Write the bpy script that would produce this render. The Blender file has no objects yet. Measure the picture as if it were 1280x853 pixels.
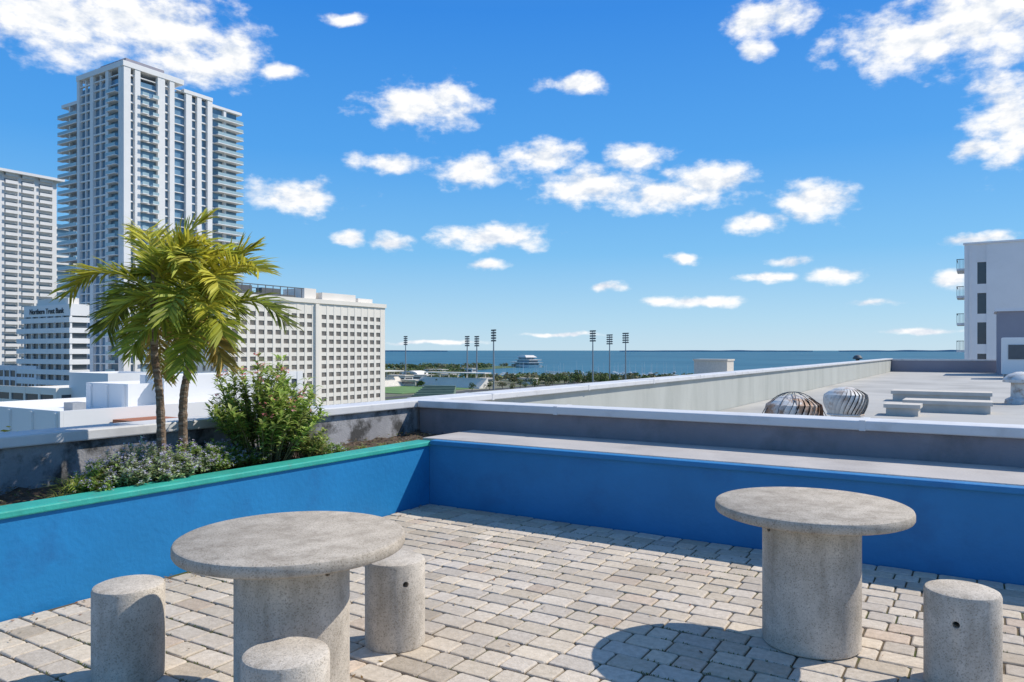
import bpy, bmesh, math, random
from mathutils import Vector, Matrix, noise
R = random.Random(7)
scene = bpy.context.scene
COL = scene.collection
CU, SU = .8466, .5322
def W(X, Y):
    rx = X + .863; ry = Y - 7.87
    return (rx*CU - ry*SU, rx*SU + ry*CU)
def WP(px, Y):
    return W((px-640)/940*Y, Y)
GZ = -30.0

# ---------------------------------------------------------------- materials
def newmat(name):
    m = bpy.data.materials.new(name); m.use_nodes = True
    nt = m.node_tree; b = nt.nodes['Principled BSDF']
    return m, nt, b
def M(name, c, rough=.8, var=.12, scale=3., bump=0., bscale=60., spec=.3, metal=0., stain=None, stretch=None):
    m, nt, b = newmat(name)
    N = nt.nodes.new; L = nt.links.new
    tc = N('ShaderNodeTexCoord')
    vec = tc.outputs['Object']
    if stretch:
        mp = N('ShaderNodeMapping'); mp.inputs['Scale'].default_value = stretch
        L(vec, mp.inputs['Vector']); svec = mp.outputs[0]
    else: svec = vec
    n = N('ShaderNodeTexNoise'); n.inputs['Scale'].default_value = scale; n.inputs['Detail'].default_value = 5
    n.inputs['Roughness'].default_value = .6
    L(svec, n.inputs['Vector'])
    r = N('ShaderNodeValToRGB')
    r.color_ramp.elements[0].position = .3; r.color_ramp.elements[1].position = .7
    r.color_ramp.elements[0].color = tuple(x*(1-var) for x in c)+(1,)
    r.color_ramp.elements[1].color = tuple(min(1, x*(1+var)) for x in c)+(1,)
    L(n.outputs['Fac'], r.inputs['Fac'])
    out = r.outputs['Color']
    if stain:
        sc, lo, hi, col = stain
        n2 = N('ShaderNodeTexNoise'); n2.inputs['Scale'].default_value = sc; n2.inputs['Detail'].default_value = 7
        n2.inputs['Roughness'].default_value = .65
        L(svec, n2.inputs['Vector'])
        mr = N('ShaderNodeMapRange'); mr.inputs['From Min'].default_value = lo; mr.inputs['From Max'].default_value = hi
        L(n2.outputs['Fac'], mr.inputs['Value'])
        mx = N('ShaderNodeMix'); mx.data_type = 'RGBA'
        L(mr.outputs[0], mx.inputs['Factor']); L(out, mx.inputs['A']); mx.inputs['B'].default_value = col+(1,)
        out = mx.outputs['Result']
    L(out, b.inputs['Base Color'])
    b.inputs['Roughness'].default_value = rough; b.inputs['Metallic'].default_value = metal
    b.inputs['Specular IOR Level'].default_value = spec
    if bump:
        n3 = N('ShaderNodeTexNoise'); n3.inputs['Scale'].default_value = bscale; n3.inputs['Detail'].default_value = 4
        L(vec, n3.inputs['Vector'])
        bp = N('ShaderNodeBump'); bp.inputs['Strength'].default_value = bump; bp.inputs['Distance'].default_value = .01
        L(n3.outputs['Fac'], bp.inputs['Height']); L(bp.outputs[0], b.inputs['Normal'])
    return m
def leafmat(name, trans=.35, rough=.55, mul=1.):
    m, nt, b = newmat(name); N = nt.nodes.new; L = nt.links.new
    a = N('ShaderNodeAttribute'); a.attribute_name = 'tone'
    L(a.outputs['Color'], b.inputs['Base Color']); b.inputs['Roughness'].default_value = rough
    b.inputs['Specular IOR Level'].default_value = .3
    t = N('ShaderNodeBsdfTranslucent'); L(a.outputs['Color'], t.inputs['Color'])
    mx = N('ShaderNodeMixShader'); mx.inputs[0].default_value = trans
    L(b.outputs[0], mx.inputs[1]); L(t.outputs[0], mx.inputs[2])
    L(mx.outputs[0], nt.nodes['Material Output'].inputs['Surface'])
    return m
def aggregate(name, lo=(.42,.37,.305), hi=(.65,.585,.50), st=.5):
    m, nt, b = newmat(name); N = nt.nodes.new; L = nt.links.new
    tc = N('ShaderNodeTexCoord'); v = tc.outputs['Object']
    n1 = N('ShaderNodeTexNoise'); n1.inputs['Scale'].default_value = 6; n1.inputs['Detail'].default_value = 9; n1.inputs['Roughness'].default_value = .7; L(v, n1.inputs['Vector'])
    r1 = N('ShaderNodeValToRGB'); e = r1.color_ramp.elements
    e[0].position = .3; e[0].color = lo+(1,); e[1].position = .68; e[1].color = hi+(1,)
    L(n1.outputs['Fac'], r1.inputs['Fac'])
    vo = N('ShaderNodeTexVoronoi'); vo.inputs['Scale'].default_value = 190; L(v, vo.inputs['Vector'])
    r2 = N('ShaderNodeValToRGB'); e = r2.color_ramp.elements
    e[0].position = 0; e[0].color = (.46, .43, .39, 1); e[1].position = .45; e[1].color = (1.06, 1.05, 1.03, 1)
    L(vo.outputs['Color'], r2.inputs['Fac'])
    mu = N('ShaderNodeMix'); mu.data_type = 'RGBA'; mu.blend_type = 'MULTIPLY'; mu.inputs['Factor'].default_value = .8
    L(r1.outputs['Color'], mu.inputs['A']); L(r2.outputs['Color'], mu.inputs['B'])
    mp = N('ShaderNodeMapping'); mp.inputs['Scale'].default_value = (6, 6, 1.2); L(v, mp.inputs['Vector'])
    n2 = N('ShaderNodeTexNoise'); n2.inputs['Scale'].default_value = 1.4; n2.inputs['Detail'].default_value = 8; n2.inputs['Roughness'].default_value = .65; L(mp.outputs[0], n2.inputs['Vector'])
    mr = N('ShaderNodeMapRange'); mr.inputs['From Min'].default_value = .5; mr.inputs['From Max'].default_value = .74; mr.inputs['To Max'].default_value = st
    L(n2.outputs['Fac'], mr.inputs['Value'])
    mx = N('ShaderNodeMix'); mx.data_type = 'RGBA'; L(mr.outputs[0], mx.inputs['Factor']); L(mu.outputs['Result'], mx.inputs['A']); mx.inputs['B'].default_value = (.20, .165, .125, 1)
    L(mx.outputs['Result'], b.inputs['Base Color']); b.inputs['Roughness'].default_value = .9; b.inputs['Specular IOR Level'].default_value = .2
    n3 = N('ShaderNodeTexNoise'); n3.inputs['Scale'].default_value = 140; n3.inputs['Detail'].default_value = 5; n3.inputs['Roughness'].default_value = .65; L(v, n3.inputs['Vector'])
    bp = N('ShaderNodeBump'); bp.inputs['Strength'].default_value = .5; bp.inputs['Distance'].default_value = .005
    L(n3.outputs['Fac'], bp.inputs['Height']); L(bp.outputs[0], b.inputs['Normal'])
    return m
def pavermat():
    m, nt, b = newmat('paver_concrete'); N = nt.nodes.new; L = nt.links.new
    a = N('ShaderNodeAttribute'); a.attribute_name = 'tone'
    tc = N('ShaderNodeTexCoord'); v = tc.outputs['Object']
    n1 = N('ShaderNodeTexNoise'); n1.inputs['Scale'].default_value = 28; n1.inputs['Detail'].default_value = 8; n1.inputs['Roughness'].default_value = .7; L(v, n1.inputs['Vector'])
    r = N('ShaderNodeValToRGB'); e = r.color_ramp.elements; e[0].position = .28; e[0].color = (.72, .70, .67, 1); e[1].position = .7; e[1].color = (1.11, 1.1, 1.1, 1)
    L(n1.outputs['Fac'], r.inputs['Fac'])
    mu = N('ShaderNodeMix'); mu.data_type = 'RGBA'; mu.blend_type = 'MULTIPLY'; mu.inputs['Factor'].default_value = 1
    L(a.outputs['Color'], mu.inputs['A']); L(r.outputs['Color'], mu.inputs['B'])
    n2 = N('ShaderNodeTexNoise'); n2.inputs['Scale'].default_value = 1.3; n2.inputs['Detail'].default_value = 6; L(v, n2.inputs['Vector'])
    mr = N('ShaderNodeMapRange'); mr.inputs['From Min'].default_value = .46; mr.inputs['From Max'].default_value = .70; mr.inputs['To Max'].default_value = .42
    L(n2.outputs['Fac'], mr.inputs['Value'])
    mx = N('ShaderNodeMix'); mx.data_type = 'RGBA'; L(mr.outputs[0], mx.inputs['Factor']); L(mu.outputs['Result'], mx.inputs['A']); mx.inputs['B'].default_value = (.36, .29, .21, 1)
    L(mx.outputs['Result'], b.inputs['Base Color']); b.inputs['Roughness'].default_value = .9; b.inputs['Specular IOR Level'].default_value = .2
    n3 = N('ShaderNodeTexNoise'); n3.inputs['Scale'].default_value = 90; n3.inputs['Detail'].default_value = 5; L(v, n3.inputs['Vector'])
    bp = N('ShaderNodeBump'); bp.inputs['Strength'].default_value = .5; bp.inputs['Distance'].default_value = .005
    L(n3.outputs['Fac'], bp.inputs['Height']); L(bp.outputs[0], b.inputs['Normal'])
    return m

m_blueL = M('blue_paint_sunlit', (.015, .195, .44), .55, .08, 2.0, .4, 22, stain=(2.2, .54, .8, (.016, .135, .33)))  # sunlit planter wall's copy of the blue, its light tuned into the colour
m_blue = M('blue_paint_shaded', (.03, .20, .43), .55, .08, 2.0, .4, 22, stain=(1.8, .54, .8, (.028, .15, .34)))  # same blue again, colour tuned for the bench wall standing in shade
m_teal = M('teal_paint', (.04, .37, .30), .5, .15, 4, .3, 30, stain=(6, .6, .7, (.10, .30, .25)))
m_benchtop = M('weathered_grey_coating', (.47, .435, .40), .85, .10, 1.5, .3, 50, stain=(1.2, .5, .72, (.35, .32, .295)))
m_greywall = M('grey_stucco', (.25, .23, .245), .85, .12, 2, .5, 80, stain=(1.5, .52, .72, (.16, .15, .155)))
m_greywall2 = M('stained_grey_stucco', (.33, .325, .33), .9, .2, 3, .5, 60, stain=(3.5, .46, .6, (.07, .068, .065)))
m_cope = M('painted_metal_coping', (.66, .65, .64), .5, .05, 3, 0, 50, .3, stain=(2.2, .52, .8, (.45, .44, .43)))
m_rooff = M('parapet_membrane', (.47, .475, .43), .85, .06, .8, .2, 20, stretch=(1, 1, .2), stain=(.9, .48, .75, (.36, .37, .33)))
m_roof = M('roof_membrane', (.44, .425, .39), .9, .10, .35, .2, 30, stain=(.25, .48, .68, (.32, .31, .285)))
m_soil = M('soil', (.10, .07, .05), .95, .4, 20, 1., 60)
m_conc = aggregate('aggregate_concrete')  # pedestals and stools: base colour lightened to lift their shaded sides
m_conct = aggregate('aggregate_concrete_top', (.34,.29,.23), (.55,.485,.40), .6)
m_dark = M('dark_void', (.02, .02, .02), .9)
m_paver = pavermat()
m_sand = M('joint_sand', (.125, .095, .06), .95, .3, 15, .6, 80, stain=(3, .50, .60, (.07, .085, .025)))
m_white = M('white_render', (.80, .785, .76), .8, .04, .1)
m_white2 = M('warm_white_render', (.76, .71, .64), .8, .05, .1)
m_cream = M('cream_concrete', (.83, .77, .67), .8, .04, .1)
m_glass = M('blue_glass', (.13, .225, .31), .12, .4, .12, spec=.9)
m_glass2 = M('dark_glass', (.07, .085, .10), .2, .3, .2, spec=.6)
m_rail = M('green_glass_rail', (.36, .49, .52), .25, .12, .3, spec=.6)
m_greyb = M('grey_render', (.30, .285, .32), .85, .06, .5)
m_lav = M('pale_grey_render', (.78, .765, .775), .85, .03, .5, stain=(.3, .55, .8, (.68,.66,.66)))
m_steel = M('galvanised_steel', (.35, .36, .37), .5, .1, 4, metal=.3)
m_dsteel = M('dark_steel', (.12, .125, .13), .6, .1, 4)
m_lamp = M('mast_white', (.60, .62, .64), .3, .1, 4)
m_rust = M('rusty_metal', (.42, .26, .17), .75, .35, 6, .3, 40, stain=(4, .46, .56, (.70, .67, .62)))
m_ventw = M('weathered_white_metal', (.64, .63, .60), .6, .15, 6, .1, 40, stain=(5, .5, .68, (.38, .27, .20)))
m_tan = M('tan_curb', (.58, .53, .46), .85, .1, 3)
m_grass = M('grass_ground', (.10, .14, .06), .95, .35, .02)
m_asph = M('asphalt', (.07, .07, .072), .9, .15, .05)
m_land = M('city_ground', (.22, .21, .16), .95, .4, .01, stain=(.02, .45, .6, (.09, .12, .05)))
m_field = M('pitch_green', (.13, .23, .08), .9, .2, .05)
m_greenroof = M('green_seats', (.16, .22, .17), .8, .1, .2)
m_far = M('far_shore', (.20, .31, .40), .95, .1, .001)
m_bark = M('palm_bark', (.17, .115, .075), .95, .4, 25, 1., 60, stretch=(1, 1, 4), stain=(9, .5, .62, (.32,.26,.20)))
m_stem = M('stem_green', (.14, .12, .05), .8, .3, 20)
m_palm = leafmat('palm_leaf', .42)
m_leaf = leafmat('shrub_leaf', .42)
m_ftree = leafmat('tree_leaf', .2, .9)
m_text = M('sign_lettering', (.06, .06, .065), .6)

m_water, nt, b = newmat('bay_water'); N = nt.nodes.new; L = nt.links.new
tc = N('ShaderNodeTexCoord'); mp = N('ShaderNodeMapping'); mp.inputs['Scale'].default_value = (.002, .002, .002); L(tc.outputs['Object'], mp.inputs['Vector'])
n = N('ShaderNodeTexNoise'); n.inputs['Scale'].default_value = 1.3; n.inputs['Detail'].default_value = 8; L(mp.outputs[0], n.inputs['Vector'])
r = N('ShaderNodeValToRGB'); e = r.color_ramp.elements; e[0].position = .35; e[0].color = (.04, .13, .19, 1); e[1].position = .65; e[1].color = (.06, .17, .235, 1)
L(n.outputs['Fac'], r.inputs['Fac']); L(r.outputs['Color'], b.inputs['Base Color']); b.inputs['Roughness'].default_value = .6; b.inputs['Specular IOR Level'].default_value = .08

# ---------------------------------------------------------------- helpers
def box(bm, x0, x1, y0, y1, z0, z1, mi=0):
    if x0 > x1: x0, x1 = x1, x0
    if y0 > y1: y0, y1 = y1, y0
    v = [bm.verts.new(p) for p in ((x0,y0,z0),(x1,y0,z0),(x1,y1,z0),(x0,y1,z0),(x0,y0,z1),(x1,y0,z1),(x1,y1,z1),(x0,y1,z1))]
    for f in ((0,3,2,1),(4,5,6,7),(0,1,5,4),(1,2,6,5),(2,3,7,6),(3,0,4,7)):
        bm.faces.new([v[i] for i in f]).material_index = mi
def lathe(bm, prof, seg=64, c=(0,0,0), mi=0):
    rings = []
    for r_, z in prof:
        if r_ < 1e-5: rings.append([bm.verts.new((c[0], c[1], c[2]+z))])
        else: rings.append([bm.verts.new((c[0]+r_*math.cos(2*math.pi*i/seg), c[1]+r_*math.sin(2*math.pi*i/seg), c[2]+z)) for i in range(seg)])
    for A, B in zip(rings, rings[1:]):
        for i in range(seg):
            j = (i+1) % seg
            if len(A) == 1 and len(B) == 1: continue
            if len(A) == 1: f = bm.faces.new((A[0], B[j], B[i]))
            elif len(B) == 1: f = bm.faces.new((A[i], A[j], B[0]))
            else: f = bm.faces.new((A[i], A[j], B[j], B[i]))
            f.material_index = mi
def tube(bm, pts, rad, seg=8, mi=0, cap=True):
    rings = []
    for k, p in enumerate(pts):
        p = Vector(p)
        t = (Vector(pts[min(k+1, len(pts)-1)]) - Vector(pts[max(k-1, 0)]))
        if t.length < 1e-9: t = Vector((0,0,1))
        t.normalize()
        s = t.cross(Vector((0,0,1)) if abs(t.z) < .95 else Vector((1,0,0))).normalized(); q = s.cross(t)
        rr = rad[k] if isinstance(rad, (list, tuple)) else rad
        rings.append([bm.verts.new(p + s*rr*math.cos(2*math.pi*i/seg) + q*rr*math.sin(2*math.pi*i/seg)) for i in range(seg)])
    for A, B in zip(rings, rings[1:]):
        for i in range(seg):
            j = (i+1) % seg
            bm.faces.new((A[i], A[j], B[j], B[i])).material_index = mi
    if cap:
        bm.faces.new(rings[0]); bm.faces.new(rings[-1])
def mk(name, bm, mats, loc=(0,0,0), parent=None, smooth=False, fix=True, **props):
    loc = Vector(loc)
    bmesh.ops.translate(bm, verts=bm.verts, vec=-loc)
    if fix: bmesh.ops.recalc_face_normals(bm, faces=bm.faces)
    me = bpy.data.meshes.new(name); bm.to_mesh(me); bm.free()
    for m_ in (mats if isinstance(mats, (list, tuple)) else [mats]): me.materials.append(m_)
    if smooth:
        me.polygons.foreach_set('use_smooth', [True]*len(me.polygons)); me.set_sharp_from_angle(angle=math.radians(35))
    ob = bpy.data.objects.new(name, me); COL.objects.link(ob)
    if parent:
        ob.parent = parent; ob.location = loc - parent.location
    else: ob.location = loc
    for k, v in props.items(): ob[k] = v
    return ob
def empty(name, loc, label, category, group=None):
    ob = bpy.data.objects.new(name, None); COL.objects.link(ob); ob.location = loc; ob.empty_display_size = .2
    ob['label'] = label; ob['category'] = category
    if group: ob['group'] = group
    return ob
def bmnew(): return bmesh.new()
def bevel(bm, w, seg=2):
    bmesh.ops.bevel(bm, geom=list(bm.edges), offset=w, segments=seg, affect='EDGES', profile=.5)
def boolean_cut(ob, cut):
    md = ob.modifiers.new('b', 'BOOLEAN'); md.object = cut; md.operation = 'DIFFERENCE'; md.solver = 'EXACT'
    bpy.context.view_layer.update()
    dg = bpy.context.evaluated_depsgraph_get()
    me = bpy.data.meshes.new_from_object(ob.evaluated_get(dg))
    ob.modifiers.clear(); ob.data = me
    me.polygons.foreach_set('use_smooth', [True]*len(me.polygons)); me.set_sharp_from_angle(angle=math.radians(35))
    bpy.data.objects.remove(cut)
def many(name, plural, boxes, mat, parent, limit=100):
    for bx in boxes[:limit]:
        bm = bmnew(); box(bm, *bx)
        mk(name, bm, mat, ((bx[0]+bx[1])/2, (bx[2]+bx[3])/2, bx[4]), parent)
    if len(boxes) > limit:
        bm = bmnew()
        for bx in boxes[limit:]: box(bm, *bx)
        mk(plural, bm, mat, parent.location, parent, kind='stuff')
def fb(face, A, B, s0, s1, z0, z1, d0, d1):
    if face == 'R': return (A+d0, A+d1, B+s0, B+s1, z0, z1)
    return (A-s1, A-s0, B-d1, B-d0, z0, z1)

# ---------------------------------------------------------------- ground, water, far things
def sheet(name, x0, x1, y0, y1, z, mat, **p):
    bm = bmnew(); v = [bm.verts.new(q) for q in ((x0,y0,z),(x1,y0,z),(x1,y1,z),(x0,y1,z))]; bm.faces.new(v)
    return mk(name, bm, mat, ((x0+x1)/2, (y0+y1)/2, z), kind='structure', **p)
sheet('water', -70000, 70000, -70000, 70000, GZ-1, m_water)
bm = bmnew()
shore = [(-900,1500),(-420,1430),(-260,1250),(-190,1180),(-120,1130),(-95,960),(-60,860),(-10,820),(60,800),(140,815),(210,790),(300,810),(420,780),(900,760),(3000,700)]
pts = [W(-4000,-800), W(-4000,1500)] + [W(*p) for p in shore] + [W(3000,-800)]
top = [bm.verts.new((p[0],p[1],GZ)) for p in pts]; bot = [bm.verts.new((p[0],p[1],GZ-2)) for p in pts]
bm.faces.new(top)
for i in range(len(pts)):
    j = (i+1) % len(pts); bm.faces.new((top[i], top[j], bot[j], bot[i]))
mk('ground', bm, m_land, (0,0,GZ), kind='structure')
bm = bmnew()
for x in (-330, -160):
    box(bm, x-7, x+7, -200, 900, GZ-.5, GZ+.01)
mk('road', bm, m_asph, (0,0,GZ), kind='structure')
bm = bmnew()
pp = [(-230,1180),(-60,1240),(10,1420),(60,1440),(60,1500),(-20,1530),(-120,1420),(-260,1330)]
t = [bm.verts.new((*W(*p), GZ)) for p in pp]; bo = [bm.verts.new((*W(*p), GZ-2)) for p in pp]
bm.faces.new(t)
for i in range(len(pp)):
    j = (i+1) % len(pp); bm.faces.new((t[i], t[j], bo[j], bo[i]))
mk('peninsula_ground', bm, m_grass, (*W(-60,1350), GZ), kind='structure')
bm = bmnew()
for (X0, X1, hh) in ((-3600, -1500, 14), (2500, 7000, 16), (7600, 12500, 22)):
    n_ = 60; prev = None
    for i in range(n_+1):
        X = X0+(X1-X0)*i/n_; h = hh*(.55+.7*noise.noise((X*.002, 3, 1)))*math.sin(math.pi*max(.04, min(.96, i/n_)))**.4
        a = W(X, 17500); q = (bm.verts.new((*a, GZ-1)), bm.verts.new((*a, GZ+h+20)))
        if prev: bm.faces.new((prev[0], q[0], q[1], prev[1]))
        prev = q
mk('far_shore_land', bm, m_far, (*W(0,17500), GZ), kind='structure')

def blob_tree(bm, lay, cx, cy, z0, r_, h, n_, size, base):
    lo = [(R.gauss(0,.4), R.gauss(0,.4), R.uniform(.45,.95), R.uniform(.35,.6)) for _ in range(5)]
    for _ in range(n_):
        l = R.choice(lo)
        d = Vector((R.gauss(0,1), R.gauss(0,1), R.gauss(0,1))).normalized()*R.uniform(.6,1)
        p = Vector((cx+r_*(l[0]+d.x*l[3]*1.3), cy+r_*(l[1]+d.y*l[3]*1.3), z0+h*min(1.05, max(.2, l[2]*.8+d.z*l[3]*.5))))
        nrm = (d+Vector((R.uniform(-.6,.6), R.uniform(-.6,.6), R.uniform(0,.8)))).normalized()
        s = nrm.orthogonal().normalized(); q = nrm.cross(s)
        k = size*R.uniform(.6,1.3)
        f = bm.faces.new([bm.verts.new(p+s*k*a_+q*k*b_) for a_, b_ in ((-1,-.5),(.2,-.9),(1,.3),(-.2,.9))])
        g = R.uniform(.6,1.5); c = (base[0]*g, base[1]*g, base[2]*g, 1)
        for lp in f.loops: lp[lay] = c
def belt(name, specs, label):
    bm = bmnew(); lay = bm.loops.layers.float_color.new('tone')
    for (X0, X1, Y0, Y1, n_, h0, h1) in specs:
        for _ in range(n_):
            x, y = W(R.uniform(X0,X1), R.uniform(Y0,Y1)); h = R.uniform(h0,h1)
            br = R.choice([(.10,.14,.05),(.13,.17,.06),(.15,.17,.08),(.08,.11,.04),(.2,.19,.11)])
            blob_tree(bm, lay, x, y, GZ, h*R.uniform(.5,.8), h, 46, 1.2, br)
    mk(name, bm, m_ftree, (*W(0,700), GZ), kind='stuff', fix=False, label=label, category='trees')
belt('tree_belt', [(-50,100,700,790,130,6,11), (100,200,740,790,55,6,9), (-150,-60,790,1080,110,6,11), (-80,-50,640,760,24,6,9), (-230,-40,1200,1330,120,7,12), (-20,50,1430,1480,16,6,8), (190,420,710,770,60,6,9)], 'green belt of waterfront trees by the bay')

def round_tree(X, Y, h, col, zb=GZ):
    x, y = W(X, Y)
    e_ = empty('broadleaf_tree', (x, y, zb), 'rounded green broadleaf tree on the waterfront grass', 'tree', 'trees near the waterfront')
    bm = bmnew(); tube(bm, [(x,y,zb),(x+.3,y,zb+h*.3),(x+.2,y+.2,zb+h*.6)], [h*.035,h*.028,h*.012], 7)
    for k in range(4):
        a = k*1.6+R.random(); tube(bm, [(x+.25,y+.1,zb+h*.35),(x+math.cos(a)*h*.22,y+math.sin(a)*h*.22,zb+h*.65)], [h*.018,h*.006], 5)
    mk('trunk', bm, m_bark, (x,y,zb), e_)
    bm = bmnew(); lay = bm.loops.layers.float_color.new('tone'); blob_tree(bm, lay, x, y, zb, h*.5, h, 260, h*.05, col)
    mk('crown', bm, m_ftree, (x,y,zb), e_, fix=False)
for (px, Y, h) in ((650,610,9),(668,620,11),(690,630,10),(706,640,13),(722,650,15),(738,650,16),(752,660,13),(770,690,11),(600,640,10),(578,660,9),(560,680,10),(545,700,10),(628,620,8),(590,590,7),(612,600,8),(640,580,7)):
    round_tree((px-640)/940*Y, Y, h, R.choice([(.11,.15,.05),(.14,.17,.06),(.09,.13,.045),(.17,.17,.08)]))

# stadium
sx, sy = W(-78, 600)
st = empty('stadium', (sx, sy, GZ), 'low waterfront ballpark with green pitch and pale stands', 'stadium')
bm = bmnew(); box(bm, sx-44, sx+30, sy-50, sy+40, GZ+.1, GZ+.4); mk('pitch', bm, m_field, (sx,sy,GZ), st)
bm = bmnew()
for i in range(9): box(bm, sx-46-i*1.4, sx-44.6-i*1.4, sy-34, sy+46, GZ, GZ+1+i*.9)
for i in range(9): box(bm, sx-36, sx+34, sy+42+i*1.4, sy+43.4+i*1.4, GZ, GZ+1+i*.9)
mk('seating', bm, m_white2, (sx,sy,GZ), st)
bm = bmnew(); box(bm, sx-66, sx-48, sy-30, sy+44, GZ+13, GZ+13.8); box(bm, sx-30, sx+34, sy+50, sy+60, GZ+12, GZ+12.7)
for k in range(8): box(bm, sx-65, sx-64.4, sy-30+k*10, sy-29.4+k*10, GZ, GZ+13); 
for k in range(7): box(bm, sx-29+k*9.6, sx-28.4+k*9.6, sy+58, sy+58.6, GZ, GZ+12)
mk('stand_roof', bm, m_white2, (sx,sy,GZ), st)
bm = bmnew()
for i in range(7):
    obx = [(-68+i*.9, 512+i*4), (-40, 508+i*4)]
    p0, p1 = W(*obx[0]), W(*obx[1]); q0, q1 = W(obx[0][0], obx[0][1]+3.9), W(obx[1][0], obx[1][1]+3.9)
    zt = GZ+1+i*.9
    a = [bm.verts.new((*q, zt)) for q in (p0,p1,q1,q0)]; c = [bm.verts.new((*q, GZ)) for q in (p0,p1,q1,q0)]
    bm.faces.new(a)
    for j in range(4): bm.faces.new((a[j],a[(j+1)%4],c[(j+1)%4],c[j]))
mk('bleachers', bm, m_greenroof, (sx,sy,GZ), st)
hx, hy = W(-108, 830)
hb = empty('arched_hall', (hx,hy,GZ), 'small pale hall with curved roof near the bay', 'building')
bm = bmnew(); box(bm, hx-12, hx+12, hy-9, hy+9, GZ, GZ+5); mk('wall', bm, m_white2, (hx,hy,GZ), hb)
bm = bmnew()
for i in range(12):
    a0 = math.pi*i/12; a1 = math.pi*(i+1)/12
    f_ = lambda a, y_: bm.verts.new((hx-13*math.cos(a), y_, GZ+5.05+4*math.sin(a)))
    bm.faces.new([f_(a0,hy-10),f_(a1,hy-10),f_(a1,hy+10),f_(a0,hy+10)])
    bm.faces.new([f_(a0,hy-10),f_(a1,hy-10),bm.verts.new((hx,hy-10,GZ+5.05))])
mk('roof', bm, m_white2, (hx,hy,GZ+5), hb)
for (px, Y, w_, d_, h_, mt) in ((500,720,22,12,7,m_white2),(530,760,18,14,6,m_cream),(560,790,20,10,6,m_white2),(545,900,26,12,8,m_tan),(585,1000,20,10,7,m_white2),(515,660,16,10,5,m_tan),(605,700,14,9,5,m_white2),(660,700,16,8,5,m_cream)):
    x, y = WP(px, Y); T = empty('waterfront_building', (x,y,GZ), 'low pale flat-roofed building among waterfront trees', 'building', 'low waterfront buildings')
    bm = bmnew(); box(bm, x-w_/2, x+w_/2, y-d_/2, y+d_/2, GZ, GZ+h_); mk('wall', bm, mt, (x,y,GZ), T)
    bm = bmnew(); box(bm, x-w_/2-.8, x+w_/2+.8, y-d_/2-.8, y+d_/2+.8, GZ+h_+.02, GZ+h_+.9); mk('roof', bm, m_tan, (x,y,GZ+h_), T)
    bm = bmnew(); box(bm, x-w_/2+1, x+w_/2-1, y-d_/2-.08, y-d_/2-.01, GZ+h_*.5, GZ+h_*.78); box(bm, x+w_/2+.01, x+w_/2+.08, y-d_/2+1, y+d_/2-1, GZ+h_*.5, GZ+h_*.78); mk('window_band', bm, m_glass2, (x,y,GZ), T)

for (px, Y, topy) in ((507,800,421),(584,700,421),(596,690,421),(617,600,413),(741,640,414),(762,720,419),(782,700,417)):
    x, y = WP(px, Y); zt = 1.6+(438-topy)*Y/940
    e_ = empty('floodlight_mast', (x,y,GZ), 'tall steel stadium floodlight mast with lamp bank', 'floodlight', 'stadium floodlight masts')
    bm = bmnew(); tube(bm, [(x,y,GZ),(x,y,zt)], [.8,.42], 8); mk('mast', bm, m_steel, (x,y,GZ), e_)
    bm = bmnew(); bl = bmnew()
    ca, sa = CU, -SU
    w = 4.6*Y/650
    for k in range(5):
        z = zt-k*2.1
        p0 = Vector((x-ca*w, y-sa*w, z)); p1 = Vector((x+ca*w, y+sa*w, z)); tube(bm, [p0, p1], .16, 4)
        for j in range(8):
            q = p0.lerp(p1, (j+.5)/8); box(bl, q.x-.42, q.x+.42, q.y-.4, q.y+.4, q.z-.55, q.z+.55)
    for sgn in (-.6,.6): tube(bm, [(x+ca*w*sgn,y+sa*w*sgn,zt+.3),(x+ca*w*sgn,y+sa*w*sgn,zt-8.8)], .16, 4)
    mk('lamp_frame', bm, m_steel, (x,y,zt), e_); mk('lamp_bank', bl, m_dsteel, (x,y,zt), e_)

x, y = WP(658, 1440)
pr = empty('pier_building', (x,y,GZ), 'white stepped pier building standing on the bay', 'building')
bm = bmnew()
def obox(bm, cx, cy, hw, hd, z0, z1, hw2=None, hd2=None):
    hw2 = hw2 or hw; hd2 = hd2 or hd
    def P(s, t_, z): return (cx+s*CU+t_*SU, cy-s*SU+t_*CU, z)
    lo = [bm.verts.new(P(s*hw, t_*hd, z0)) for s, t_ in ((-1,-1),(1,-1),(1,1),(-1,1))]
    hi = [bm.verts.new(P(s*hw2, t_*hd2, z1)) for s, t_ in ((-1,-1),(1,-1),(1,1),(-1,1))]
    bm.faces.new(lo[::-1]); bm.faces.new(hi)
    for i in range(4):
        j = (i+1)%4; bm.faces.new((lo[i],lo[j],hi[j],hi[i]))
obox(bm, x, y, 38, 14, GZ-1, GZ+4); obox(bm, x, y, 40, 15, GZ+7.5, GZ+9); obox(bm, x+4, y, 30, 13, GZ+12.5, GZ+14); obox(bm, x, y, 22, 12, GZ+18, GZ+22, 12, 9)
mk('deck', bm, m_white2, (x,y,GZ), pr)
bm = bmnew(); obox(bm, x, y, 30, 11, GZ+4.05, GZ+7.45); obox(bm, x+2, y, 24, 10, GZ+9.05, GZ+12.45); obox(bm, x, y, 16, 9, GZ+14.05, GZ+17.95)
mk('window_band', bm, m_glass, (x,y,GZ), pr)

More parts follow.
